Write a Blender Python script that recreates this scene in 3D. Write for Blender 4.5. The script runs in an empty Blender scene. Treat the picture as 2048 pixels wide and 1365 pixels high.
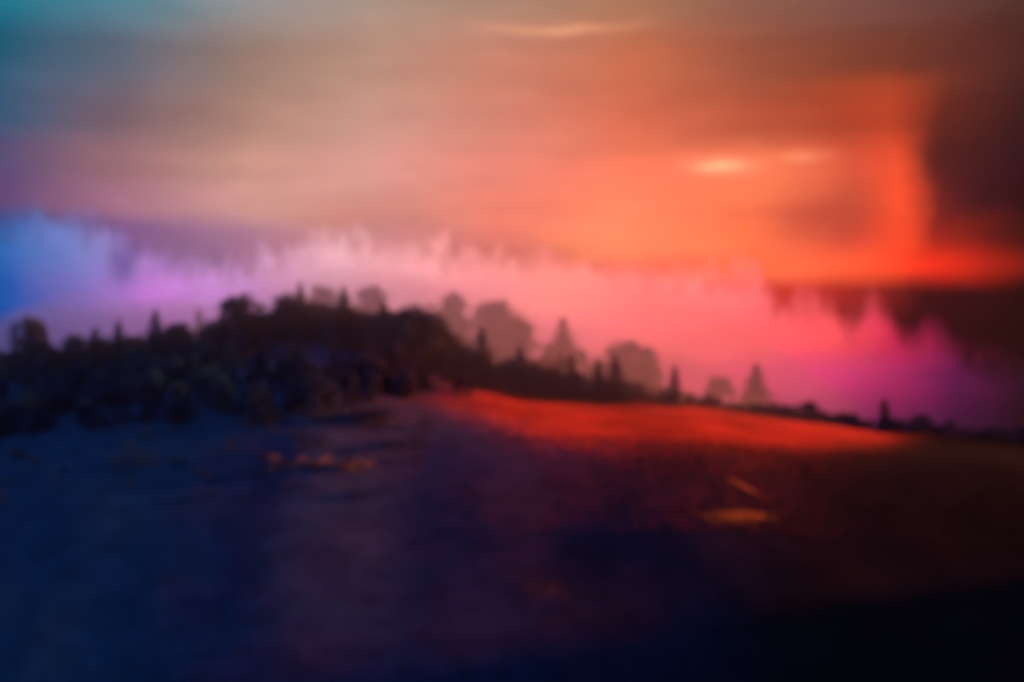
import bpy, math, random
from mathutils import Vector, noise, Matrix

random.seed(7)
scene = bpy.context.scene
R = math.radians
K = 36.0 / 50.0 / 2048.0            # metres per photo pixel at one metre distance
HZ = 850.0                           # photo row of the horizon
C = scene.collection

# ------------------------------------------------------------------ camera
cam_data = bpy.data.cameras.new('camera')
cam_data.sensor_width = 36.0
cam_data.lens = 50.0
cam_data.shift_y = (HZ - 682.5) / 2048.0
cam_data.clip_start = 0.1
cam_data.clip_end = 30000.0
cam_data.dof.use_dof = True
cam_data.dof.focus_distance = 3.0
cam_data.dof.aperture_fstop = 2.3
cam = bpy.data.objects.new('camera', cam_data)
cam.rotation_euler = (R(90), 0, 0)
cam.location = (0, 0, 0)
C.objects.link(cam)
scene.camera = cam

# ------------------------------------------------------------------ sky
SUN_AZ, SUN_EL = 80.0, 9.0          # degrees right of the view axis, above the horizon
world = bpy.data.worlds.new('World')
scene.world = world
world.use_nodes = True
wn = world.node_tree.nodes
wl = world.node_tree.links
wn.clear()


def lin(c):
    out = []
    for v in c:
        v = v / 255.0
        out.append(v / 12.92 if v <= 0.04045 else ((v + 0.055) / 1.055) ** 2.4)
    return (out[0], out[1], out[2], 1.0)


def sock(x):
    return x if isinstance(x, bpy.types.NodeSocket) else None


def M(op, a, b=None, c=None, clamp=False):
    n = wn.new('ShaderNodeMath'); n.operation = op; n.use_clamp = clamp
    for i, v in enumerate((a, b, c)):
        if v is None:
            continue
        if sock(v): wl.new(v, n.inputs[i])
        else: n.inputs[i].default_value = v
    return n.outputs[0]


def MIX(f, a, b, blend='MIX'):
    n = wn.new('ShaderNodeMix'); n.data_type = 'RGBA'; n.blend_type = blend
    n.clamp_factor = True
    for i, v in ((0, f), (6, a), (7, b)):
        if sock(v): wl.new(v, n.inputs[i])
        else: n.inputs[i].default_value = v
    return n.outputs[2]


def NOISE(vec, scale, detail=3.0, rough=0.55):
    n = wn.new('ShaderNodeTexNoise'); n.inputs['Scale'].default_value = scale
    n.inputs['Detail'].default_value = detail; n.inputs['Roughness'].default_value = rough
    wl.new(vec, n.inputs['Vector'])
    return n.outputs['Fac']


def COMB(x, y, z):
    n = wn.new('ShaderNodeCombineXYZ')
    for i, v in enumerate((x, y, z)):
        if sock(v): wl.new(v, n.inputs[i])
        else: n.inputs[i].default_value = v
    return n.outputs[0]


tc = wn.new('ShaderNodeTexCoord')
sep = wn.new('ShaderNodeSeparateXYZ')
wl.new(tc.outputs['Generated'], sep.inputs[0])
dx, dy, dz = sep.outputs
hor = M('SQRT', M('MAXIMUM', M('ADD', M('MULTIPLY', dx, dx), M('MULTIPLY', dy, dy)), 1e-6))
sa = M('DIVIDE', dx, hor)                     # sine of the azimuth
ca = M('DIVIDE', dy, hor)
tt = M('DIVIDE', dz, hor)                     # tangent of the elevation
# soft cloud warp of the sky coordinates
v1 = COMB(M('MULTIPLY', sa, 7.0), M('MULTIPLY', tt, 26.0), ca)
v2 = COMB(M('MULTIPLY', sa, 34.0), M('MULTIPLY', tt, 60.0), ca)
n1 = M('SUBTRACT', NOISE(v1, 1.0, 4.0), 0.5)
n2 = M('SUBTRACT', NOISE(v2, 1.0, 3.0), 0.5)
v3 = COMB(M('MULTIPLY', sa, 11.0), M('MULTIPLY', tt, 17.0), M('ADD', ca, 7.3))
n3 = M('SUBTRACT', NOISE(v3, 1.0, 4.0), 0.5)
sw = M('ADD', sa, M('ADD', M('MULTIPLY', n3, 0.035), M('MULTIPLY', n2, 0.008)))
tw = M('ADD', tt, M('ADD', M('MULTIPLY', n1, 0.016), M('MULTIPLY', n2, 0.004)))


def px2s(px):
    return math.sin(math.atan((px - 1024) * K))


def py2t(py):
    return (HZ - py) * K


S0, S1 = -1.0, 1.0
sfac = M('MULTIPLY_ADD', sw, 1.0 / (S1 - S0), -S0 / (S1 - S0), clamp=True)


def ramp(stops):
    n = wn.new('ShaderNodeValToRGB')
    cr = n.color_ramp
    cr.interpolation = 'LINEAR'
    pts = [((px2s(p) - S0) / (S1 - S0), lin(c)) for p, c in stops]
    cr.elements[0].position = pts[0][0]; cr.elements[0].color = pts[0][1]
    cr.elements[1].position = pts[-1][0]; cr.elements[1].color = pts[-1][1]
    for p, c in pts[1:-1]:
        e = cr.elements.new(p); e.color = c
    wl.new(sfac, n.inputs[0])
    return n.outputs[0]


def grid(rows, tcoord):
    rows = [(py2t(p), ramp(s)) for p, s in rows]
    col = rows[0][1]
    for (ta, _), (tb, rb) in zip(rows[:-1], rows[1:]):
        f = M('DIVIDE', M('SUBTRACT', ta, tcoord), ta - tb, clamp=True)
        n = wn.new('ShaderNodeMapRange'); n.interpolation_type = 'SMOOTHSTEP'
        wl.new(f, n.inputs[0])
        col = MIX(n.outputs[0], col, rb)
    return col


# dusk clouds above the mist, sampled by azimuth (photo column) and elevation (photo row)
UP = [
    (-1900, [(-1500, (12, 40, 62)), (0, (26, 62, 84)), (900, (70, 62, 66)), (1700, (50, 38, 40)), (2600, (22, 16, 20))]),
    (-350, [(-1500, (14, 70, 96)), (0, (34, 112, 134)), (500, (120, 122, 126)), (1000, (140, 112, 98)), (1500, (112, 76, 64)), (2048, (66, 44, 42)), (2800, (30, 20, 24))]),
    (0, [(-1200, (10, 86, 116)), (0, (28, 126, 148)), (250, (80, 132, 148)), (500, (142, 140, 140)), (750, (164, 140, 126)), (1000, (168, 130, 110)), (1250, (164, 114, 86)), (1500, (138, 90, 75)), (1750, (114, 75, 68)), (2048, (80, 52, 48)), (2600, (36, 24, 26))]),
    (130, [(-1200, (10, 60, 90)), (0, (22, 86, 112)), (250, (92, 100, 116)), (500, (146, 119, 107)), (750, (180, 138, 120)), (1000, (196, 126, 105)), (1250, (194, 104, 74)), (1500, (148, 79, 58)), (1750, (118, 60, 44)), (1900, (98, 48, 40)), (2048, (72, 36, 33)), (2600, (30, 16, 18))]),
    (260, [(-1200, (10, 46, 80)), (0, (48, 84, 116)), (250, (116, 92, 102)), (500, (166, 126, 112)), (750, (196, 146, 131)), (1000, (211, 131, 114)), (1250, (218, 109, 80)), (1500, (184, 84, 58)), (1700, (168, 64, 40)), (1790, (178, 62, 36)), (1880, (96, 38, 30)), (2048, (54, 26, 28)), (2600, (20, 10, 14))]),
    (340, [(-1200, (14, 36, 76)), (0, (84, 74, 112)), (250, (150, 106, 112)), (500, (198, 145, 130)), (750, (214, 151, 140)), (1000, (230, 131, 115)), (1250, (246, 121, 90)), (1500, (246, 122, 84)), (1700, (206, 80, 56)), (1790, (232, 78, 46)), (1862, (80, 31, 30)), (2048, (44, 18, 24)), (2600, (14, 6, 10))]),
    (420, [(-1200, (14, 32, 76)), (0, (92, 68, 114)), (250, (164, 110, 130)), (500, (206, 150, 140)), (750, (206, 141, 130)), (1000, (234, 126, 106)), (1250, (255, 131, 94)), (1500, (238, 108, 72)), (1700, (196, 76, 54)), (1785, (250, 80, 44)), (1862, (100, 30, 30)), (1950, (58, 20, 28)), (2048, (40, 13, 18)), (2600, (12, 4, 8))]),
    (480, [(-1200, (10, 30, 80)), (0, (60, 60, 112)), (250, (122, 86, 136)), (500, (164, 114, 136)), (750, (196, 133, 130)), (1000, (226, 116, 98)), (1250, (255, 136, 94)), (1500, (255, 116, 74)), (1700, (206, 72, 52)), (1800, (250, 74, 40)), (1860, (140, 34, 26)), (2048, (56, 15, 15)), (2600, (14, 4, 6))]),
    (545, [(-1200, (8, 30, 80)), (0, (40, 50, 104)), (250, (92, 74, 130)), (500, (150, 102, 132)), (750, (186, 120, 124)), (1000, (214, 98, 84)), (1250, (226, 84, 66)), (1400, (252, 106, 72)), (1600, (255, 104, 66)), (1750, (255, 82, 46)), (1850, (240, 48, 26)), (1960, (176, 32, 20)), (2048, (104, 20, 15)), (2600, (20, 5, 6))]),
    (600, [(-1200, (8, 30, 78)), (0, (36, 44, 92)), (500, (130, 90, 122)), (1000, (200, 90, 84)), (1300, (200, 66, 58)), (1600, (196, 46, 38)), (1850, (50, 8, 16)), (2048, (16, 3, 6)), (2600, (10, 2, 5))]),
    (680, [(-1200, (8, 28, 74)), (0, (30, 40, 88)), (500, (120, 84, 120)), (1000, (190, 84, 84)), (1400, (160, 44, 50)), (1800, (40, 6, 14)), (2048, (10, 2, 5)), (2600, (6, 2, 4))]),
]
# bright mist low on the horizon
LO = [
    (500, [(-1200, (10, 84, 160)), (0, (30, 98, 172)), (150, (116, 126, 192)), (300, (160, 116, 178)), (500, (190, 136, 176)), (700, (212, 164, 172)), (900, (240, 158, 152)), (1100, (255, 150, 132)), (1300, (252, 136, 122)), (1500, (250, 120, 112)), (1700, (220, 84, 84)), (1850, (150, 30, 54)), (2048, (40, 8, 20)), (2600, (8, 2, 6))]),
    (600, [(-1200, (4, 78, 160)), (0, (4, 82, 166)), (150, (122, 104, 182)), (300, (176, 108, 186)), (500, (178, 122, 186)), (700, (202, 142, 166)), (900, (226, 132, 146)), (1100, (255, 136, 128)), (1300, (255, 117, 113)), (1500, (242, 106, 108)), (1700, (226, 78, 82)), (1850, (166, 32, 62)), (2048, (36, 6, 20)), (2600, (8, 2, 6))]),
    (680, [(-1200, (4, 62, 142)), (0, (4, 62, 142)), (200, (120, 92, 172)), (400, (170, 104, 176)), (700, (194, 124, 156)), (1000, (226, 112, 130)), (1300, (255, 106, 110)), (1500, (255, 96, 101)), (1700, (248, 80, 88)), (1800, (206, 40, 78)), (1900, (146, 26, 70)), (2048, (34, 6, 20)), (2600, (8, 2, 8))]),
    (760, [(-1200, (4, 52, 126)), (0, (4, 50, 124)), (300, (130, 84, 160)), (700, (176, 104, 150)), (1100, (216, 92, 116)), (1400, (235, 82, 110)), (1500, (226, 76, 110)), (1700, (196, 56, 104)), (1800, (158, 36, 90)), (1900, (90, 20, 70)), (2048, (24, 8, 25)), (2600, (6, 2, 8))]),
    (850, [(-1200, (4, 42, 108)), (0, (4, 40, 104)), (600, (130, 76, 130)), (1200, (190, 74, 100)), (1500, (184, 60, 108)), (1700, (122, 36, 86)), (1900, (60, 15, 55)), (2048, (18, 6, 20)), (2600, (5, 2, 7))]),
    (1400, [(-1200, (1, 8, 26)), (0, (2, 14, 40)), (700, (30, 16, 40)), (1200, (40, 14, 26)), (1700, (20, 6, 14)), (2600, (2, 1, 3))]),
]
up_col = grid(UP, tw)
LO = [(r, [(p, tuple(v * (1 + 0.38 * math.exp(-((p - 850) / 460.0) ** 2)) for v in c)) for p, c in st]) for r, st in LO]
lo_col = grid(LO, tw)

# the ragged upper edge of the mist: a curve over azimuth broken up by upright wisps
EDGE = [(-1200, 470), (0, 474), (110, 462), (215, 486), (300, 520), (400, 540), (500, 533), (600, 508), (690, 488), (760, 512),
        (850, 502), (950, 520), (1100, 530), (1300, 550), (1500, 552), (1536, 560), (1556, 640), (1580, 600), (1640, 604), (1675, 640), (1705, 652), (1745, 616), (1790, 664), (1820, 690), (1860, 668), (1900, 690), (1950, 730), (2048, 780), (2600, 850)]
fc = wn.new('ShaderNodeFloatCurve')
cv = fc.mapping.curves[0]
pts = [((px2s(p) - S0) / (S1 - S0), 0.5 - (y - 540) / 400.0) for p, y in EDGE]
while len(cv.points) < len(pts):
    cv.points.new(0.5, 0.5)
for q, (a, b) in zip(cv.points, pts):
    q.location = (a, b)
fc.mapping.update()
s_raw = M('MULTIPLY_ADD', sa, 1.0 / (S1 - S0), -S0 / (S1 - S0), clamp=True)
wl.new(s_raw, fc.inputs['Value'])
edge_t = M('ADD', M('MULTIPLY', M('SUBTRACT', fc.outputs[0], 0.5), 400.0 * K), py2t(540))
va = COMB(M('MULTIPLY', sa, 60.0), M('MULTIPLY', tt, 34.0), ca)
vb = COMB(M('MULTIPLY', sa, 130.0), M('MULTIPLY', tt, 30.0), M('ADD', ca, 3.0))
na = M('SUBTRACT', NOISE(va, 1.0, 4.0, 0.6), 0.5)
nb = M('SUBTRACT', NOISE(vb, 1.0, 2.0), 0.5)
nm = NOISE(COMB(M('MULTIPLY', sa, 16.0), 0.0, M('ADD', ca, 21.0)), 1.0, 2.0)
amp = M('MULTIPLY_ADD', nm, 3.2, -0.75, clamp=True)
edge_t = M('ADD', edge_t, M('MULTIPLY', amp, M('ADD', M('MULTIPLY', na, 0.050), M('MULTIPLY', nb, 0.022))))
mr = wn.new('ShaderNodeMapRange'); mr.interpolation_type = 'SMOOTHSTEP'
wl.new(M('SUBTRACT', edge_t, tt), mr.inputs[0])
mr.inputs[1].default_value = -0.015; mr.inputs[2].default_value = 0.019
sky_col = MIX(mr.outputs[0], up_col, lo_col)


def blob(col, px, py, sx, sy, c, amount, tilt=0.0, bend=0.0):
    """a soft lit cloud streak at one direction of the sky"""
    du = M('DIVIDE', M('SUBTRACT', sa, px2s(px)), sx * K)
    dv = M('SUBTRACT', M('SUBTRACT', tt, py2t(py)), M('MULTIPLY', du, tilt * K))
    if bend:
        dv = M('SUBTRACT', dv, M('MULTIPLY', M('MULTIPLY', du, du), bend * K))
    dv = M('DIVIDE', M('ADD', dv, M('MULTIPLY', n2, 0.006)), sy * K)
    r2 = M('ADD', M('MULTIPLY', du, du), M('MULTIPLY', dv, dv))
    g = M('MULTIPLY', M('POWER', 2.718, M('MULTIPLY', r2, -1.0)), amount)
    g = M('MULTIPLY', g, M('GREATER_THAN', ca, 0.0))
    return MIX(g, col, lin(c))


sky_col = blob(sky_col, 1440, 338, 52, 13, (255, 186, 140), 0.8)
sky_col = blob(sky_col, 1600, 325, 42, 11, (255, 150, 106), 0.55)
sky_col = blob(sky_col, 1500, 396, 120, 22, (255, 130, 84), 0.5)
sky_col = blob(sky_col, 1120, 62, 130, 8, (236, 162, 124), 0.6, bend=7)
sky_col = blob(sky_col, 1720, 192, 130, 26, (186, 74, 32), 0.32)
sky_col = blob(sky_col, 1650, 440, 90, 34, (176, 66, 50), 0.55)
sky_col = blob(sky_col, 1250, 505, 150, 26, (255, 142, 98), 0.45)
sky_col = blob(sky_col, 700, 440, 90, 40, (196, 118, 104), 0.45, tilt=10)
sky_col = blob(sky_col, 245, 545, 26, 34, (96, 74, 140), 0.75)

# brightness streaks of thin cloud
vs = COMB(M('MULTIPLY', sa, 5.0), M('MULTIPLY', tt, 48.0), M('ADD', ca, 11.0))
st = NOISE(vs, 1.0, 4.0)
mo = NOISE(COMB(M('MULTIPLY', sa, 22.0), M('MULTIPLY', tt, 40.0), M('ADD', ca, 31.0)), 1.0, 6.0, 0.65)
stm = M('ADD', M('MULTIPLY_ADD', st, 0.38, 0.70), M('MULTIPLY', mo, 0.26))
sc_ = wn.new('ShaderNodeVectorMath'); sc_.operation = 'SCALE'
wl.new(sky_col, sc_.inputs[0]); wl.new(stm, sc_.inputs['Scale'])
# unseen sky behind the view: blue raised at left as fill, dark at right
back = wn.new('ShaderNodeMapRange'); back.interpolation_type = 'SMOOTHSTEP'
wl.new(ca, back.inputs[0]); back.inputs[1].default_value = 0.6; back.inputs[2].default_value = -0.5
back_col = ramp([(-9000, (20, 138, 232)), (-1200, (16, 122, 212)), (1024, (14, 66, 128)), (2600, (8, 14, 28)), (9000, (4, 4, 8))])
final = MIX(back.outputs[0], sc_.outputs[0], back_col)
bg = wn.new('ShaderNodeBackground'); bg.inputs['Strength'].default_value = 0.545
wl.new(final, bg.inputs['Color'])
wo = wn.new('ShaderNodeOutputWorld'); wl.new(bg.outputs[0], wo.inputs['Surface'])
world.cycles.sampling_method = 'MANUAL'
world.cycles.sample_map_resolution = 1024

# ------------------------------------------------------------------ sun (low, red, behind the mist)
sd = bpy.data.lights.new('sun', 'SUN')
sd.energy = 5.0
sd.angle = R(3.0)
sd.color = (1.0, 0.24, 0.10)
sun = bpy.data.objects.new('sun', sd)
sdir = Vector((math.sin(R(SUN_AZ)) * math.cos(R(SUN_EL)), math.cos(R(SUN_AZ)) * math.cos(R(SUN_EL)), math.sin(R(SUN_EL))))
sun.rotation_euler = (-sdir).to_track_quat('-Z', 'Y').to_euler()
sun.location = (100, 300, 200)
C.objects.link(sun)

# ------------------------------------------------------------------ exposure and sampling
scene.view_settings.view_transform = 'Standard'
scene.view_settings.look = 'None'
scene.view_settings.exposure = 1.0
scene.view_settings.gamma = 1.0
scene.cycles.use_denoising = True
scene.cycles.max_bounces = 6
scene.cycles.diffuse_bounces = 2
scene.cycles.transmission_bounces = 3
scene.cycles.transparent_max_bounces = 8
scene.cycles.volume_bounces = 2

# ------------------------------------------------------------------ helpers


def interp(tab, x):
    if x <= tab[0][0]: return tab[0][1]
    for (a, va_), (b, vb_) in zip(tab[:-1], tab[1:]):
        if x <= b:
            f = (x - a) / (b - a)
            return va_ + (vb_ - va_) * f
    return tab[-1][1]


def sm(a, b, x):
    f = min(1.0, max(0.0, (x - a) / (b - a)))
    return f * f * (3 - 2 * f)


def tag(o, label=None, cat=None, group=None, kind=None):
    if label: o['label'] = label
    if cat: o['category'] = cat
    if group: o['group'] = group
    if kind: o['kind'] = kind
    return o


def mesh_obj(name, verts, faces, mat, parent=None, smooth=False):
    me = bpy.data.meshes.new(name)
    me.from_pydata(verts, [], faces)
    me.update()
    if smooth:
        me.polygons.foreach_set('use_smooth', [True] * len(me.polygons))
    if mat: me.materials.append(mat)
    o = bpy.data.objects.new(name, me)
    C.objects.link(o)
    o.parent = parent
    return o


def new_mat(name):
    m = bpy.data.materials.new(name); m.use_nodes = True
    nt = m.node_tree
    nt.nodes.clear()
    out = nt.nodes.new('ShaderNodeOutputMaterial')
    return m, nt, out


def leafy(name, ca_, cb_, transl, nscale, tcol=None):
    m, nt, out = new_mat(name)
    g = nt.nodes.new('ShaderNodeNewGeometry')
    n = nt.nodes.new('ShaderNodeTexNoise'); n.inputs['Scale'].default_value = nscale; n.inputs['Detail'].default_value = 4
    nt.links.new(g.outputs['Position'], n.inputs['Vector'])
    r = nt.nodes.new('ShaderNodeValToRGB')
    r.color_ramp.elements[0].position = 0.3; r.color_ramp.elements[0].color = (*ca_, 1)
    r.color_ramp.elements[1].position = 0.7; r.color_ramp.elements[1].color = (*cb_, 1)
    nt.links.new(n.outputs['Fac'], r.inputs[0])
    p = nt.nodes.new('ShaderNodeBsdfPrincipled')
    p.inputs['Roughness'].default_value = 0.85
    p.inputs['Specular IOR Level'].default_value = 0.08
    nt.links.new(r.outputs[0], p.inputs['Base Color'])
    if transl > 0:
        t = nt.nodes.new('ShaderNodeBsdfTranslucent')
        if tcol: t.inputs['Color'].default_value = (*tcol, 1)
        else: nt.links.new(r.outputs[0], t.inputs['Color'])
        mx = nt.nodes.new('ShaderNodeMixShader'); mx.inputs[0].default_value = transl
        nt.links.new(p.outputs[0], mx.inputs[1]); nt.links.new(t.outputs[0], mx.inputs[2])
        nt.links.new(mx.outputs[0], out.inputs['Surface'])
    else:
        nt.links.new(p.outputs[0], out.inputs['Surface'])
    return m


def volume(name, density, color, aniso, absorb=None):
    m, nt, out = new_mat(name)
    v = nt.nodes.new('ShaderNodeVolumePrincipled')
    v.inputs['Color'].default_value = (*color, 1)
    v.inputs['Density'].default_value = density
    v.inputs['Density Attribute'].default_value = ''
    v.inputs['Anisotropy'].default_value = aniso
    if absorb: v.inputs['Absorption Color'].default_value = (*absorb, 1)
    nt.links.new(v.outputs[0], out.inputs['Volume'])
    return m


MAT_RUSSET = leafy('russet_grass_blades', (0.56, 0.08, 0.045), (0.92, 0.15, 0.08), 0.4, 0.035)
MAT_ORANGE = leafy('orange_glow_blades', (0.90, 0.38, 0.08), (0.96, 0.48, 0.12), 0.35, 0.2)  # orange glow put into the colour of added grass
MAT_OCHRE = leafy('ochre_glow_blades', (0.16, 0.10, 0.03), (0.26, 0.16, 0.05), 0.3, 0.2)  # weaker glow, likewise put into grass colour
MAT_STRAW = leafy('straw_shrub_leaves', (0.30, 0.20, 0.10), (0.62, 0.44, 0.24), 0.3, 0.5)


def painted_slope(name):
    """slope colour with light painted in: blue spill on the left, purple, then darkness to the right"""
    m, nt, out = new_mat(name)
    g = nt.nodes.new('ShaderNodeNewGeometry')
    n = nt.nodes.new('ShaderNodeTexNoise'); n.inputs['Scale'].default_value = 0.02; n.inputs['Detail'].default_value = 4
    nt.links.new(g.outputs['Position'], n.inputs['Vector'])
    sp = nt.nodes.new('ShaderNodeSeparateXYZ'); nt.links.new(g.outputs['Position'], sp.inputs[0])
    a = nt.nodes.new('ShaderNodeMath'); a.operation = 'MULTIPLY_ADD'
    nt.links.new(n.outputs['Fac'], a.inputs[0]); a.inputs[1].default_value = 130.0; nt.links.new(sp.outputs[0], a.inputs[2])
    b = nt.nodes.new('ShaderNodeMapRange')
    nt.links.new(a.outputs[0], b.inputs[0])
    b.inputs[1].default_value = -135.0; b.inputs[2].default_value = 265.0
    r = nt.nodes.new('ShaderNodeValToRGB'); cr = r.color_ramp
    st = [(0.0, (.012, .100, .175)), (.26, (.016, .090, .160)), (.42, (.064, .050, .110)), (.55, (.070, .032, .064)), (.70, (.024, .011, .014)), (.85, (.005, .004, .005))]  # light put into the colour along x: blue spill, purple, then darkness
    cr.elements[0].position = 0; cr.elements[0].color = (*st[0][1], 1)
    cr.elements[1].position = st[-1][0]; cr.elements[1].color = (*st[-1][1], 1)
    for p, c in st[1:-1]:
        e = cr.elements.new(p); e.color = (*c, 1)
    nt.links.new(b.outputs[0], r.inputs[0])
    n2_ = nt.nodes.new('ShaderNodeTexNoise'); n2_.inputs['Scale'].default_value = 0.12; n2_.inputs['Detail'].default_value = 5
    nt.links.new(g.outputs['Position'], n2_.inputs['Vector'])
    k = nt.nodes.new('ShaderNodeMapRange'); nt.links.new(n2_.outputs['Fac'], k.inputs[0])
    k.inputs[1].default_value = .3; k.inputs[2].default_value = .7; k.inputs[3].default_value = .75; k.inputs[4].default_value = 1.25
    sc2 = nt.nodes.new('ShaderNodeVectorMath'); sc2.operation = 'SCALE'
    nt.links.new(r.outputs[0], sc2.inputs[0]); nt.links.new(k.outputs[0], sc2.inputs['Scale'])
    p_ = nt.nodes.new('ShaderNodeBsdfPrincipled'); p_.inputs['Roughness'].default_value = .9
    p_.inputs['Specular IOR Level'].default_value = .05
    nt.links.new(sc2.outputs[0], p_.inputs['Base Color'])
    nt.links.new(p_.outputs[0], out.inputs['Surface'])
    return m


MAT_CONIFER = leafy('conifer_needles', (0.032, 0.052, 0.084), (0.062, 0.080, 0.120), 0.04, 0.3)
MAT_BROAD = leafy('broad_leaves', (0.040, 0.056, 0.088), (0.074, 0.086, 0.125), 0.05, 0.3)
MAT_AMBER = leafy('amber_leaves', (0.16, 0.06, 0.02), (0.36, 0.13, 0.05), 0.5, 0.6)
MAT_GROUND = painted_slope('ground_painted_light')
MAT_SCRUB = painted_slope('scrub_painted_light')
MAT_BARK = leafy('dark_bark', (0.030, 0.024, 0.020), (0.060, 0.048, 0.040), 0.0, 2.0)

# ------------------------------------------------------------------ terrain
CREST = [(-1800, 765), (-400, 758), (0, 752), (200, 734), (320, 720), (420, 708), (500, 692), (600, 680), (700, 684), (800, 702), (870, 726),
         (950, 760), (1050, 786), (1200, 798), (1350, 808), (1500, 826), (1750, 858), (2048, 880), (2500, 900), (4000, 900)]
FRONT = [(-1800, 930), (0, 905), (400, 850), (700, 836), (850, 868), (1100, 888), (1350, 896), (1600, 918), (1750, 932), (2048, 960), (4000, 980)]
HILL2 = [(-1800, 760), (0, 730), (300, 710), (450, 700), (560, 672), (640, 652), (760, 655), (900, 662), (1000, 690), (1070, 726), (1250, 756),
         (1400, 792), (1500, 808), (1700, 862), (2048, 900), (4000, 900)]
Y_CREST, Y_FRONT, Y_HILL2 = 520.0, 430.0, 850.0


def col_at(x, y):
    return x / (K * y) + 1024


def height(x, y):
    p = x / (K * Y_CREST) + 1024
    zc = (HZ - interp(CREST, p)) * K * Y_CREST
    zm = (HZ - interp(FRONT, p)) * K * Y_FRONT
    p2 = x / (K * Y_HILL2) + 1024
    zh = (HZ - interp(HILL2, p2)) * K * Y_HILL2
    n = noise.noise((x * 0.012, y * 0.012, 0.3)) * 2.2 + noise.noise((x * 0.05, y * 0.05, 4.3)) * 0.7
    if y < 2:
        z = -1.8
        n = 0
    elif y < 300:
        z = -1.8 - 82.2 * (1 - math.exp(-(y - 2) / 55.0))
        n *= sm(20, 120, y)
    elif y < Y_CREST:
        low = -84 + (zm + 7 + 84) * (y - 300) / (Y_FRONT - 300)
        f = (y - Y_FRONT) / (Y_CREST - Y_FRONT)
        upp = zm + (zc - zm) * f
        kk = 16.0
        hh = max(0.0, min(1.0, .5 + .5 * (upp - low) / kk))
        z = upp + (low - upp) * hh - kk * hh * (1 - hh)
        z = -84 + (z + 84) * sm(290, 330, y)
        n *= 0.5 + 0.5 * (1 - sm(400, 440, y))
    else:
        z = zc + (-105 - zc) * sm(Y_CREST, 730, y)
        b = 1 - abs(y - Y_HILL2) / 190.0
        if b > 0:
            zz = -105 + (zh + 105) * sm(0, 1, b)
            z = max(z, zz)
        n *= 0.6
    # an added steep shoulder, unseen to the right of the view, keeps the low sun off the valley
    if x > 150 and y < 480:
        s_ = sm(170 + max(0.0, y - 150) * .22, 330 + max(0.0, y - 150) * .12, x) * (1 - sm(384, 414, y)) * sm(-260, -60, y) * (1 - sm(700, 1100, x))
        z = z + (42 - z) * s_
    # an added, unseen low knoll that shades the right end of the meadow
    kx = (x - 330) / 95.0; ky = (y - 560) / 75.0
    z = max(z, z + (24 - z) * max(0.0, 1 - kx * kx - ky * ky)) if kx * kx + ky * ky < 1 else z
    return z + n


def lerp_axis(segs):
    out = []
    for a, b, s in segs:
        k = int(round((b - a) / s))
        out += [a + (b - a) * i / k for i in range(k)]
    out.append(segs[-1][1])
    return out


xs = lerp_axis([(-1650, -450, 50), (-450, 600, 6), (600, 1650, 50)])
ys = lerp_axis([(-100, 280, 12), (280, 620, 5), (620, 1040, 12)])
vs_, fs_ = [], []
for y in ys:
    for x in xs:
        vs_.append((x, y, height(x, y)))
nx = len(xs)
for j in range(len(ys) - 1):
    for i in range(nx - 1):
        a = j * nx + i
        fs_.append((a, a + 1, a + nx + 1, a + nx))
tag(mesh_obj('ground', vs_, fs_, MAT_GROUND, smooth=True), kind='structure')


def at(px, y):
    return (px - 1024) * K * y


# ------------------------------------------------------------------ meadow on the hill's shoulder
def blades(name, spots, hmin, hmax, mat, rnd):
    v, f = [], []
    for x, y, hs in spots:
        z = height(x, y)
        h = rnd.uniform(hmin, hmax) * hs
        w = h * rnd.uniform(0.22, 0.42)
        a = math.pi / 4 + rnd.gauss(0, .45)
        c, s = math.cos(a) * w, math.sin(a) * w
        lx, ly = rnd.uniform(-.3, .3) * h, rnd.uniform(-.3, .3) * h
        b = len(v)
        v += [(x - c, y - s, z), (x + c, y + s, z), (x + c * .6 + lx * .5, y + s * .6 + ly * .5, z + h * .6), (x + lx, y + ly, z + h)]
        f += [(b, b + 1, b + 2), (b, b + 2, b + 3)]
    return mesh_obj(name, v, f, mat)


rnd = random.Random(3)
spots = []
while len(spots) < 130000:
    x, y = rnd.uniform(-80, 210), rnd.uniform(385, 521)
    p = col_at(x, y)
    w = noise.noise((x * 0.02, y * 0.03, 9.0)) * 70 + noise.noise((x * 0.09, y * 0.09, 2.0)) * 30
    yb = (y - 385) / 135.0 + w / 500.0
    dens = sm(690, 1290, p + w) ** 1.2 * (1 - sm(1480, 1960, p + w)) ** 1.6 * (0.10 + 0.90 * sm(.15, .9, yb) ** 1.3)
    if rnd.random() < dens:
        spots.append((x, y, max(.12, dens ** .5)))
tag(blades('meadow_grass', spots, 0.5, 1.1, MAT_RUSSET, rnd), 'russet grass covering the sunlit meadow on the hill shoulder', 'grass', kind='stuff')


def patch(name, px, py, y, rx, ry, n, h, mat, label, tilt=0.0):
    """a clump of grass coloured to stand in for a glow where the photo row meets the slope"""
    lo, hi = 300.0, 700.0
    yy = 300.0
    best = None
    while yy < 560:
        x = at(px, yy)
        q = HZ - height(x, yy) / (K * yy)
        if best is None or abs(q - py) < best[0]:
            best = (abs(q - py), yy)
        yy += 1.0
    y = best[1]
    x0 = at(px, y)
    r_ = random.Random(hash(label) % 1000 if False else int(px))
    sp = []
    for _ in range(n):
        ex = r_.gauss(0, .55) * rx
        sp.append((x0 + ex, y + r_.gauss(0, .5) * ry + ex * tilt, 1.0))
    return tag(blades(name, sp, h * .6, h, mat, r_), label, 'grass', kind='stuff')


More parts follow.
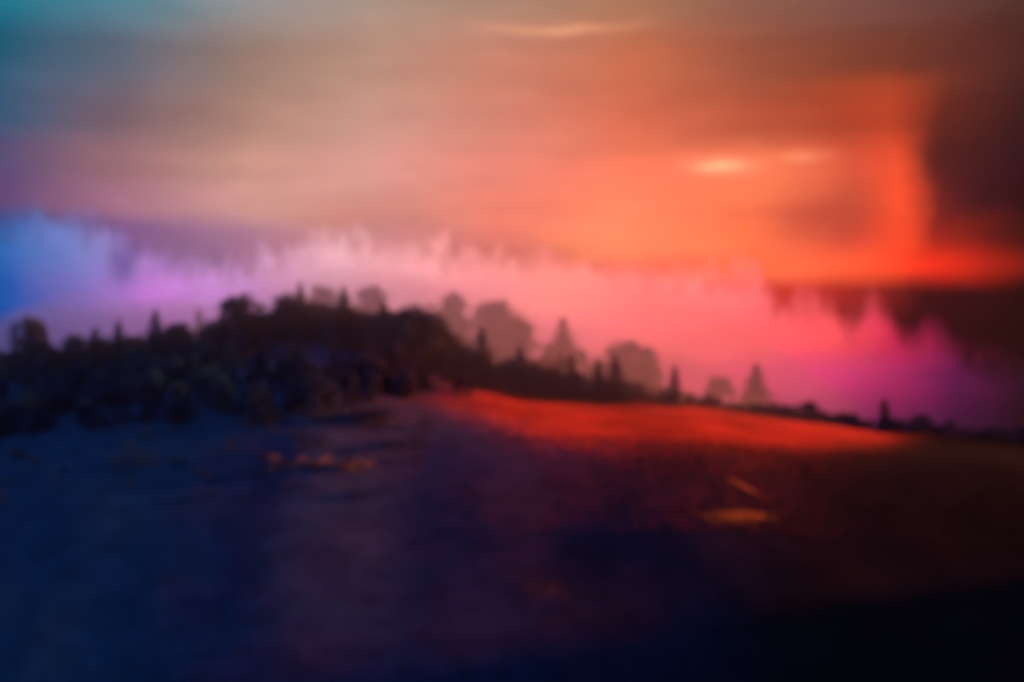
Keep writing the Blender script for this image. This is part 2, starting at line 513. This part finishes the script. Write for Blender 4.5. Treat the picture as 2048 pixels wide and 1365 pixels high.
patch('glow_grass', 1475, 1036, 0, 6.5, 2.0, 1100, 0.6, MAT_ORANGE, 'small bright glow imitated by orange grass low on the dark slope', tilt=0.08)
patch('glow_grass', 1486, 974, 0, 3.6, 1.6, 260, 0.4, MAT_ORANGE, 'faint slanting glow imitated by orange grass below the red meadow', tilt=-0.9)
patch('glow_grass', 602, 700, 0, 7, 1.2, 900, 2.2, MAT_ORANGE, 'small glow imitated by orange grass among the trees of the left hill', tilt=0.15)
patch('glow_grass', 478, 712, 0, 6, 1.0, 260, 1.6, MAT_ORANGE, 'dim glow imitated by orange grass left of the brighter one on the hill')
patch('glow_grass', 1085, 1180, 0, 6, 3.5, 500, 0.4, MAT_OCHRE, 'faint glow imitated by ochre grass near the foot of the dark slope')

# ------------------------------------------------------------------ trees


def tube(v, f, pts, radii, n=6):
    base = len(v)
    for k, (p, r) in enumerate(zip(pts, radii)):
        d = (pts[min(k + 1, len(pts) - 1)] - pts[max(k - 1, 0)]).normalized()
        a = d.orthogonal().normalized(); b = d.cross(a)
        for i in range(n):
            t = 2 * math.pi * i / n
            v.append(tuple(p + (a * math.cos(t) + b * math.sin(t)) * r))
    for k in range(len(pts) - 1):
        for i in range(n):
            q = base + k * n
            f.append((q + i, q + (i + 1) % n, q + n + (i + 1) % n, q + n + i))
    f.append(tuple(base + i for i in range(n))[::-1])
    f.append(tuple(base + (len(pts) - 1) * n + i for i in range(n)))


def leaf(v, f, p, size, r_):
    d = Vector((r_.gauss(0, 1), r_.gauss(0, 1), r_.gauss(0, 1))).normalized()
    a = d.orthogonal().normalized(); b = d.cross(a)
    k = len(v)
    v += [tuple(p - a * size), tuple(p - b * size * .5), tuple(p + a * size), tuple(p + b * size * .6)]
    f.append((k, k + 1, k + 2, k + 3))


def make_conifer(seed, slim):
    """unit height; returns (trunk mesh, crown mesh)"""
    r_ = random.Random(seed)
    tv, tf, cv_, cf = [], [], [], []
    bx, by = r_.uniform(-.02, .02), r_.uniform(-.02, .02)
    pts = [Vector((bx * t * t, by * t * t, t)) for t in (0, .15, .35, .55, .75, .95)]
    tube(tv, tf, pts, [.019, .016, .013, .010, .006, .002], 6)
    lev = 22
    for k in range(lev):
        t = 0.10 + 0.90 * (k / (lev - 1)) ** 0.95
        R0 = slim * (1 - t) ** 0.7 * r_.uniform(.8, 1.25) + 0.010
        nb_ = 8 if t < .7 else 6
        for i in range(nb_):
            a = 2 * math.pi * (i + r_.random() * .7) / nb_ + k
            L = R0 * r_.uniform(.55, 1.15)
            droop = r_.uniform(.10, .42)
            d = Vector((math.cos(a), math.sin(a), -droop))
            o_ = Vector((bx * t * t, by * t * t, t))
            if k % 2 == 0 and L > .05:
                tube(tv, tf, [o_, o_ + d * L * .8], [.004, .0015], 3)
            side = Vector((-math.sin(a), math.cos(a), 0))
            m = max(3, int(L * 40))
            for q in range(m):
                s_ = (q + 1) / m
                w = .045 * (1.15 - s_) + .018
                p = o_ + d * L * s_ + Vector((0, 0, -.01 * r_.random()))
                kk = len(cv_)
                u = d * .030
                sg = -1 if q % 2 else 1
                dn = Vector((0, 0, -.016 - .012 * r_.random()))
                cv_.extend([tuple(p - u), tuple(p + side * w * sg + dn), tuple(p + u), tuple(p - side * w * sg * .7 + dn)])
                cf.append((kk, kk + 1, kk + 2, kk + 3))
    return tv, tf, cv_, cf


def make_broad(seed, wide, clumps, leaves, open_=False):
    r_ = random.Random(seed)
    tv, tf, cv_, cf = [], [], [], []
    fork = r_.uniform(.22, .32)
    tube(tv, tf, [Vector((0, 0, 0)), Vector((.01, .005, fork * .5)), Vector((0, .01, fork)), Vector((.01, 0, .62))], [.032, .025, .022, .008], 7)
    cent = []
    lobes = [(Vector((0, 0, .30)), .25), (Vector((0, 0, .46)), .29), (Vector((r_.uniform(-.06, .06), 0, .82)), .16)]
    for k in range(14):
        zz = .20 + .60 * k / 13.0
        a = k * 2.4 + r_.uniform(-.5, .5)
        rad = wide * .5 * (.55 + .6 * math.sin(math.pi * min(1.0, .18 + zz * .92))) * r_.uniform(.55, 1.0)
        lobes.append((Vector((math.cos(a) * rad, math.sin(a) * rad, zz)), r_.uniform(.13, .20)))
    for k in range(9 if not open_ else 13):
        a = 2 * math.pi * k / (9 if not open_ else 13) + r_.uniform(-.3, .3)
        up = r_.uniform(.5, 1.5)
        d = Vector((math.cos(a), math.sin(a), up)).normalized()
        o_ = Vector((0, 0, fork + .2 * r_.random()))
        L = r_.uniform(.30, .5)
        mid = o_ + d * L * .5 + Vector((0, 0, -.015)); end = o_ + d * L + Vector((0, 0, .05))
        tube(tv, tf, [o_, mid, end], [.012, .008, .002], 4)
        for _ in range(3 if open_ else 1):
            e2 = mid + Vector((d.x + r_.uniform(-.6, .6), d.y + r_.uniform(-.6, .6), d.z + r_.uniform(-.1, .5))).normalized() * L * .5
            tube(tv, tf, [mid, e2], [.005, .0015], 3)
            if open_: cent.append((e2, .05))
        cent.append((end, .07))
    while len(cent) < clumps:
        c, rr = r_.choice(lobes)
        d = Vector((r_.gauss(0, 1), r_.gauss(0, 1), r_.gauss(0, .85))).normalized() * rr * (r_.random() ** .45)
        p = c + d
        if .05 < p.z < .99:
            cent.append((p, r_.uniform(.035, .075)))
    for c, rr in cent:
        for _ in range(leaves):
            d = Vector((r_.gauss(0, 1), r_.gauss(0, 1), r_.gauss(0, .8))) * rr * .6
            p = c + d
            if p.z > .98: p.z = .98
            leaf(cv_, cf, p, r_.uniform(.014, .034) * (.55 if open_ else 1.0), r_)
    return tv, tf, cv_, cf


def proto(name, geo, leafmat):
    tv, tf, cv_, cf = geo
    a = bpy.data.meshes.new('trunk'); a.from_pydata(tv, [], tf); a.materials.append(MAT_BARK)
    b = bpy.data.meshes.new('crown'); b.from_pydata(cv_, [], cf); b.materials.append(leafmat)
    return name, a, b


CON = [proto('conifer', make_conifer(11 + i, s), MAT_CONIFER) for i, s in enumerate((.27, .31, .36, .29))]
SLIM = [proto('conifer', make_conifer(31 + i, s), MAT_CONIFER) for i, s in enumerate((.18, .21))]
BRO = [proto('broadleaf_tree', make_broad(51 + i, w, 230, 22), MAT_BROAD) for i, w in enumerate((.5, .62, .75, .55))]
OPEN = [proto('broadleaf_tree', make_broad(71, .6, 66, 10, True), MAT_AMBER)]
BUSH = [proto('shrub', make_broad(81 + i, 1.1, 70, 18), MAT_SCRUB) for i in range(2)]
STRAW = [proto('shrub', make_broad(91 + i, 1.1, 70, 20), MAT_STRAW) for i in range(2)]


WOODB = [proto('broadleaf_tree', make_broad(51 + i, w, 230, 22), MAT_SCRUB) for i, w in enumerate((.5, .62, .75, .55))]  # crowns reuse the slope colour with its painted light
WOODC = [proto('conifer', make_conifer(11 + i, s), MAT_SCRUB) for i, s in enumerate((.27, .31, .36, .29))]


def plant(pr, x, y, h, wfac, label, cat, group, rz):
    name, tm, cm = pr
    e = bpy.data.objects.new(name, None)
    C.objects.link(e)
    e.empty_display_size = .5
    e.location = (x, y, height(x, y) - 0.02 * h)
    e.scale = (h * wfac, h * wfac, h)
    e.rotation_euler = (0, 0, rz)
    tag(e, label, cat, group)
    for nm, me in (('trunk', tm), ('crown', cm)):
        o = bpy.data.objects.new(nm, me)
        C.objects.link(o)
        o.parent = e
    return e


rt = random.Random(21)
# (photo column, row of the tip, distance, kind, width factor, label)
NAMED = [
    (61, 628, 515, 'B', .80, 'tall soft-edged tree at the far left, in blue mist'),
    (88, 655, 512, 'S', 1.0, 'slim dark conifer beside the far-left tree'),
    (22, 700, 510, 'B', 1.1, 'low dark round tree at the left picture edge'),
    (150, 664, 515, 'B', 1.0, 'round tree left of the pointed conifer, in blue mist'),
    (191, 654, 512, 'C', 1.0, 'pointed dark conifer against blue mist, left of the lone spire'),
    (236, 640, 514, 'C', .85, 'lone conifer spire below the hanging dark wisp of mist'),
    (311, 620, 514, 'C', .95, 'tall conifer with a blunt top at the left foot of the hill'),
    (358, 640, 512, 'B', 1.25, 'wide low tree right of the blunt-topped conifer'),
    (479, 585, 512, 'B', 1.15, 'big round tree, leftmost of the large crowns on the hill'),
    (576, 584, 514, 'B', 1.05, 'large round tree with a conifer tip rising from it'),
    (598, 566, 518, 'C', .8, 'pointed conifer behind the large round tree at the hilltop'),
    (687, 576, 512, 'C', 1.0, 'sharp conifer on the hilltop, right of the large round tree'),
    (766, 602, 512, 'C', .9, 'small conifer between the sharp hilltop conifer and the broad tree'),
    (828, 604, 510, 'B', 1.2, 'broad round tree where the hill starts to fall to the right'),
    (862, 628, 508, 'B', 1.0, 'round tree leaning over the right flank of the hill'),
    (964, 654, 512, 'C', .9, 'tall leaning conifer alone on the right flank of the hill'),
    (1040, 692, 510, 'C', .8, 'small conifer between the tall leaning one and the amber tree'),
    (1105, 682, 512, 'O', 1.05, 'open amber tree with fan of branches showing against pink mist'),
    (1143, 708, 514, 'C', .9, 'dark conifer just right of the amber tree'),
    (1197, 718, 512, 'C', .9, 'left one of two neighbouring conifers right of the amber tree'),
    (1232, 712, 512, 'C', 1.0, 'right, taller one of two neighbouring conifers right of the amber tree'),
    (1349, 732, 512, 'S', 1.15, 'narrow dark column-like conifer at the back edge of the meadow'),
    (1567, 806, 515, 'B', 1.1, 'small dark round tree behind the middle of the red meadow'),
    (1618, 800, 515, 'B', 1.2, 'second small dark round tree behind the red meadow'),
    (1772, 798, 515, 'S', 1.6, 'slender spire standing above the low trees at the right'),
    (1842, 826, 514, 'B', 1.5, 'low wide tree in the dark right of the slender spire'),
    # the paler row in the mist
    (643, 566, 850, 'B', 1.1, 'pale misty round tree behind the sharp hilltop conifer'),
    (400, 616, 840, 'S', 1.0, 'faint thin spire in lilac mist left of the big round trees'),
    (744, 566, 852, 'B', 1.0, 'pale misty tree behind the top of the hill'),
    (905, 582, 850, 'B', 1.0, 'pale pink misty tree left of the largest misty crown'),
    (992, 596, 846, 'B', 1.5, 'largest pale misty crown behind the right flank of the hill'),
    (1040, 632, 846, 'B', 1.2, 'misty crown at the right end of the pale wooded rise'),
    (1125, 634, 846, 'C', 1.1, 'faint thin spire in pink mist behind the amber tree'),
    (1262, 676, 848, 'B', 1.5, 'broad pale crown in coral mist behind the two conifers'),
    (1303, 698, 842, 'C', 1.0, 'faint narrow conifer at right edge of the broad coral crown'),
    (1440, 752, 850, 'B', 1.5, 'low pale tree clump in pink mist beyond the meadow'),
    (1512, 726, 846, 'C', 1.0, 'faint thin tree standing in pink mist beyond the meadow'),
]
for px, py, y, kind, wf, label in NAMED:
    pr = rt.choice({'B': BRO, 'C': CON, 'S': SLIM, 'O': OPEN}[kind])
    x = at(px, y)
    h = (HZ - py) * K * y - height(x, y)
    h = max(h, 3.5)
    plant(pr, x, y, h * 1.02, wf * (1.4 if kind in 'CS' else 1.0), label, 'tree', 'misty trees of the paler row' if y > 700 else 'skyline trees on the dark hill', rt.uniform(0, 6.28))

ZONES = [(130, 'below the far-left misty tree'), (270, 'between the pointed conifer and the lone spire'), (420, 'at the left foot of the hill'), (530, 'beside the leftmost large round crown'),
         (660, 'around the large round hilltop tree'), (800, 'beside the sharp hilltop conifer'), (930, 'by the broad tree where the hill falls away'), (1070, 'beside the tall leaning conifer on the right flank'),
         (1170, 'around the open amber tree'), (1400, 'near the two neighbouring conifers'), (1640, 'behind the middle of the red meadow'), (1830, 'near the slender spire at the right'), (9999, 'in the darkness at the right picture edge')]


def zone(px):
    for lim, z_ in ZONES:
        if px < lim: return z_


CANOPY = [(-200, 705), (0, 706), (60, 694), (150, 690), (300, 668), (400, 660), (440, 642), (540, 618), (620, 608), (700, 612), (780, 626), (870, 646), (900, 674),
          (950, 700), (1000, 720), (1100, 728), (1200, 750), (1300, 770), (1350, 788)]
px = -60.0
while px < 1350:
    y = rt.uniform(512, 526)
    x = at(px, y)
    h = (HZ - (interp(CANOPY, px) + rt.uniform(-12, 10))) * K * y - height(x, y)
    if h > 1.5:
        pr = rt.choice(BRO) if rt.random() < .6 else rt.choice(CON)
        plant(pr, x, y, h, rt.uniform(.9, 1.4) if h > 5 else 1.6, 'dark %s in the canopy %s' % ('conifer' if pr in CON else 'round tree', zone(px)), 'tree', 'canopy trees ' + zone(px), rt.uniform(0, 6.28))
    px += rt.uniform(9, 16)
px = 1380.0
while px < 2100:
    y = rt.uniform(513, 520)
    x = at(px, y)
    h = rt.uniform(3.0, 6.5)
    plant(rt.choice(BRO), x, y, h, rt.uniform(1.1, 1.6), 'low bushy hedge tree %s' % zone(px), 'tree', 'low trees ' + zone(px), rt.uniform(0, 6.28))
    px += rt.uniform(11, 22)
# wood on the slope below the skyline
cnt = 0
while cnt < 190:
    px = rt.uniform(-80, 1040); y = rt.uniform(432, 508)
    if px > 760 and y < 452 + (px - 760) * .20: continue
    if 550 < px < 655 and 480 < y: continue
    x = at(px, y)
    pr = rt.choice(WOODB) if rt.random() < .5 else rt.choice(WOODC)
    h = rt.uniform(5, 12)
    top = HZ - (height(x, y) + h) / (K * y)
    if top < interp(CANOPY, px) + 8:
        h = (HZ - (interp(CANOPY, px) + 14)) * K * y - height(x, y)
        if h < 3: continue
    plant(pr, x, y, h, rt.uniform(.9, 1.25), 'shaded %s in the %s wood %s' % ('conifer' if pr in WOODC else 'round tree', 'lower' if y < 470 else 'upper', zone(px)), 'tree', ('lower' if y < 470 else 'upper') + ' wood ' + zone(px), rt.uniform(0, 6.28))
    cnt += 1
cnt = 0
while cnt < 90:
    px = rt.uniform(-80, 860); y = 440 - 52 * rt.random() ** 1.7
    x = at(px, y)
    f = (y - 388) / 52.0
    plant(rt.choice(BUSH), x, y, rt.uniform(1.4, 2.4) + 3.4 * f, rt.uniform(1.0, 1.5), 'low bush under the wood %s' % zone(px), 'bush', 'bushes under the wood ' + zone(px), rt.uniform(0, 6.28))
    cnt += 1
# more of the pale row
px = 470.0
while px < 1330:
    y = rt.uniform(838, 862)
    x = at(px, y)
    plant(rt.choice(BRO) if rt.random() < .7 else rt.choice(CON), x, y, rt.uniform(7, 14), rt.uniform(.9, 1.3), 'pale tree in the mist, ' + zone(px), 'tree', 'pale trees behind ' + zone(px), rt.uniform(0, 6.28))
    px += rt.uniform(12, 22)
# straw-coloured shrubs on the lower slope
def slope_y(px, py):
    best = (1e9, 0)
    for k in range(300, 520):
        q = HZ - height(at(px, k), k) / (K * k)
        best = min(best, (abs(q - py), k))
    return best[1]


for px, py in ((540, 946), (552, 940), (548, 925), (568, 934), (590, 938), (606, 930), (622, 934), (640, 932), (655, 928), (672, 940), (690, 934), (700, 945), (712, 932), (730, 936), (742, 934)):
    y = slope_y(px, py)
    plant(rt.choice(STRAW), at(px, y), y, rt.uniform(1.8, 3.0), rt.uniform(1.1, 1.6), 'straw-coloured shrub in the pale row low on the purple slope', 'shrub', 'straw-coloured shrubs', rt.uniform(0, 6.28))

# scrub over the lower slope: nobody could count it
sv, sf = [], []
rs = random.Random(5)
for _ in range(3600):
    x, y = rs.uniform(-240, 240), rs.uniform(285, 440)
    z = height(x, y)
    rr = rs.uniform(.5, 1.5) * (.5 if y > 375 and x > -40 else 1)
    for _k in range(16):
        p = Vector((x + rs.gauss(0, rr * .6), y + rs.gauss(0, rr * .6), z + abs(rs.gauss(0, rr * .5))))
        leaf(sv, sf, p, rs.uniform(.10, .24), rs)
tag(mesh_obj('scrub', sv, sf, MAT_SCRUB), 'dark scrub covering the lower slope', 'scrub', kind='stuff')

# ------------------------------------------------------------------ mist and cloud


def slab(name, x0, x1, y0, y1, nx_, ny_, top, bottom, mat):
    """closed shell between two height functions"""
    v, f = [], []
    for fn in (bottom, top):
        for j in range(ny_ + 1):
            for i in range(nx_ + 1):
                x = x0 + (x1 - x0) * i / nx_; y = y0 + (y1 - y0) * j / ny_
                v.append((x, y, fn(x, y)))
    n_ = nx_ + 1; off = n_ * (ny_ + 1)
    for j in range(ny_):
        for i in range(nx_):
            a = j * n_ + i
            f.append((a, a + n_, a + n_ + 1, a + 1))
            f.append((off + a, off + a + 1, off + a + n_ + 1, off + a + n_))
    for i in range(nx_):
        a = i; f.append((a, a + 1, off + a + 1, off + a))
        a = ny_ * n_ + i; f.append((a + 1, a, off + a, off + a + 1))
    for j in range(ny_):
        a = j * n_; f.append((a + n_, a, off + a, off + a + n_))
        a = j * n_ + nx_; f.append((a, a + n_, off + a + n_, off + a))
    return mesh_obj(name, v, f, mat, smooth=True)


HAZE = volume('haze_air', 0.00005, (0.95, 0.95, 0.97), 0.85)
hv = [(-1700, -120, -112), (1700, -120, -112), (1700, 1050, -112), (-1700, 1050, -112), (-1700, -120, 115), (1700, -120, 115), (1700, 1050, 115), (-1700, 1050, 115)]
hf = [(0, 3, 2, 1), (4, 5, 6, 7), (0, 1, 5, 4), (1, 2, 6, 5), (2, 3, 7, 6), (3, 0, 4, 7)]
tag(mesh_obj('haze', hv, hf, HAZE), kind='stuff')

FOG = volume('valley_fog', 0.0080, (1.0, 0.95, 0.99), 0.85)
FOGTOP = [(-1500, 10), (0, 34), (500, 66), (700, 86), (1000, 84), (1300, 66), (1500, 36), (1700, -5), (1900, -50), (2600, -80)]
FOGEND = [(-1500, 700), (300, 780), (700, 835), (1000, 830), (1300, 740), (1700, 670), (2600, 660)]


def fog_top(x, y):
    e = min(sm(-1500, -900, x), 1 - sm(900, 1500, x))
    n = noise.noise((x * .012, y * .008, 2.2)) * 16 + noise.noise((x * .04, y * .012, 5.2)) * 8
    return -106 + (106 + interp(FOGTOP, x / (K * 700) + 1024) + n) * sm(545, 620, y) * (1 - sm(620, interp(FOGEND, x / (K * 700) + 1024), y) ** 3) * e


tag(slab('valley_fog', -1500, 1500, 545, 835, 200, 24, fog_top, lambda x, y: -108.0, FOG), 'pale mist lying in the valley behind the dark hill', 'mist', kind='stuff')

VEIL = volume('thin_mist', 0.0058, (0.99, 0.945, 0.985), 0.85)
VEILTOP = [(-400, 10), (-100, 34), (300, 44), (600, 58), (850, 52), (1000, 40), (1350, 26), (1600, 6), (1900, -20)]


def veil_top(x, y):
    n = noise.noise((x * .02, y * .02, 6.2)) * 9
    return -60 + max(0.5, 60 + interp(VEILTOP, x / (K * 500) + 1024) + n) * sm(452, 490, y) * (1 - sm(532, 543, y))


tag(slab('thin_mist', -260, 170, 452, 543, 90, 18, veil_top, lambda x, y: -62.0, VEIL), 'thin mist drifting between the trees on the hill crest', 'mist', kind='stuff')
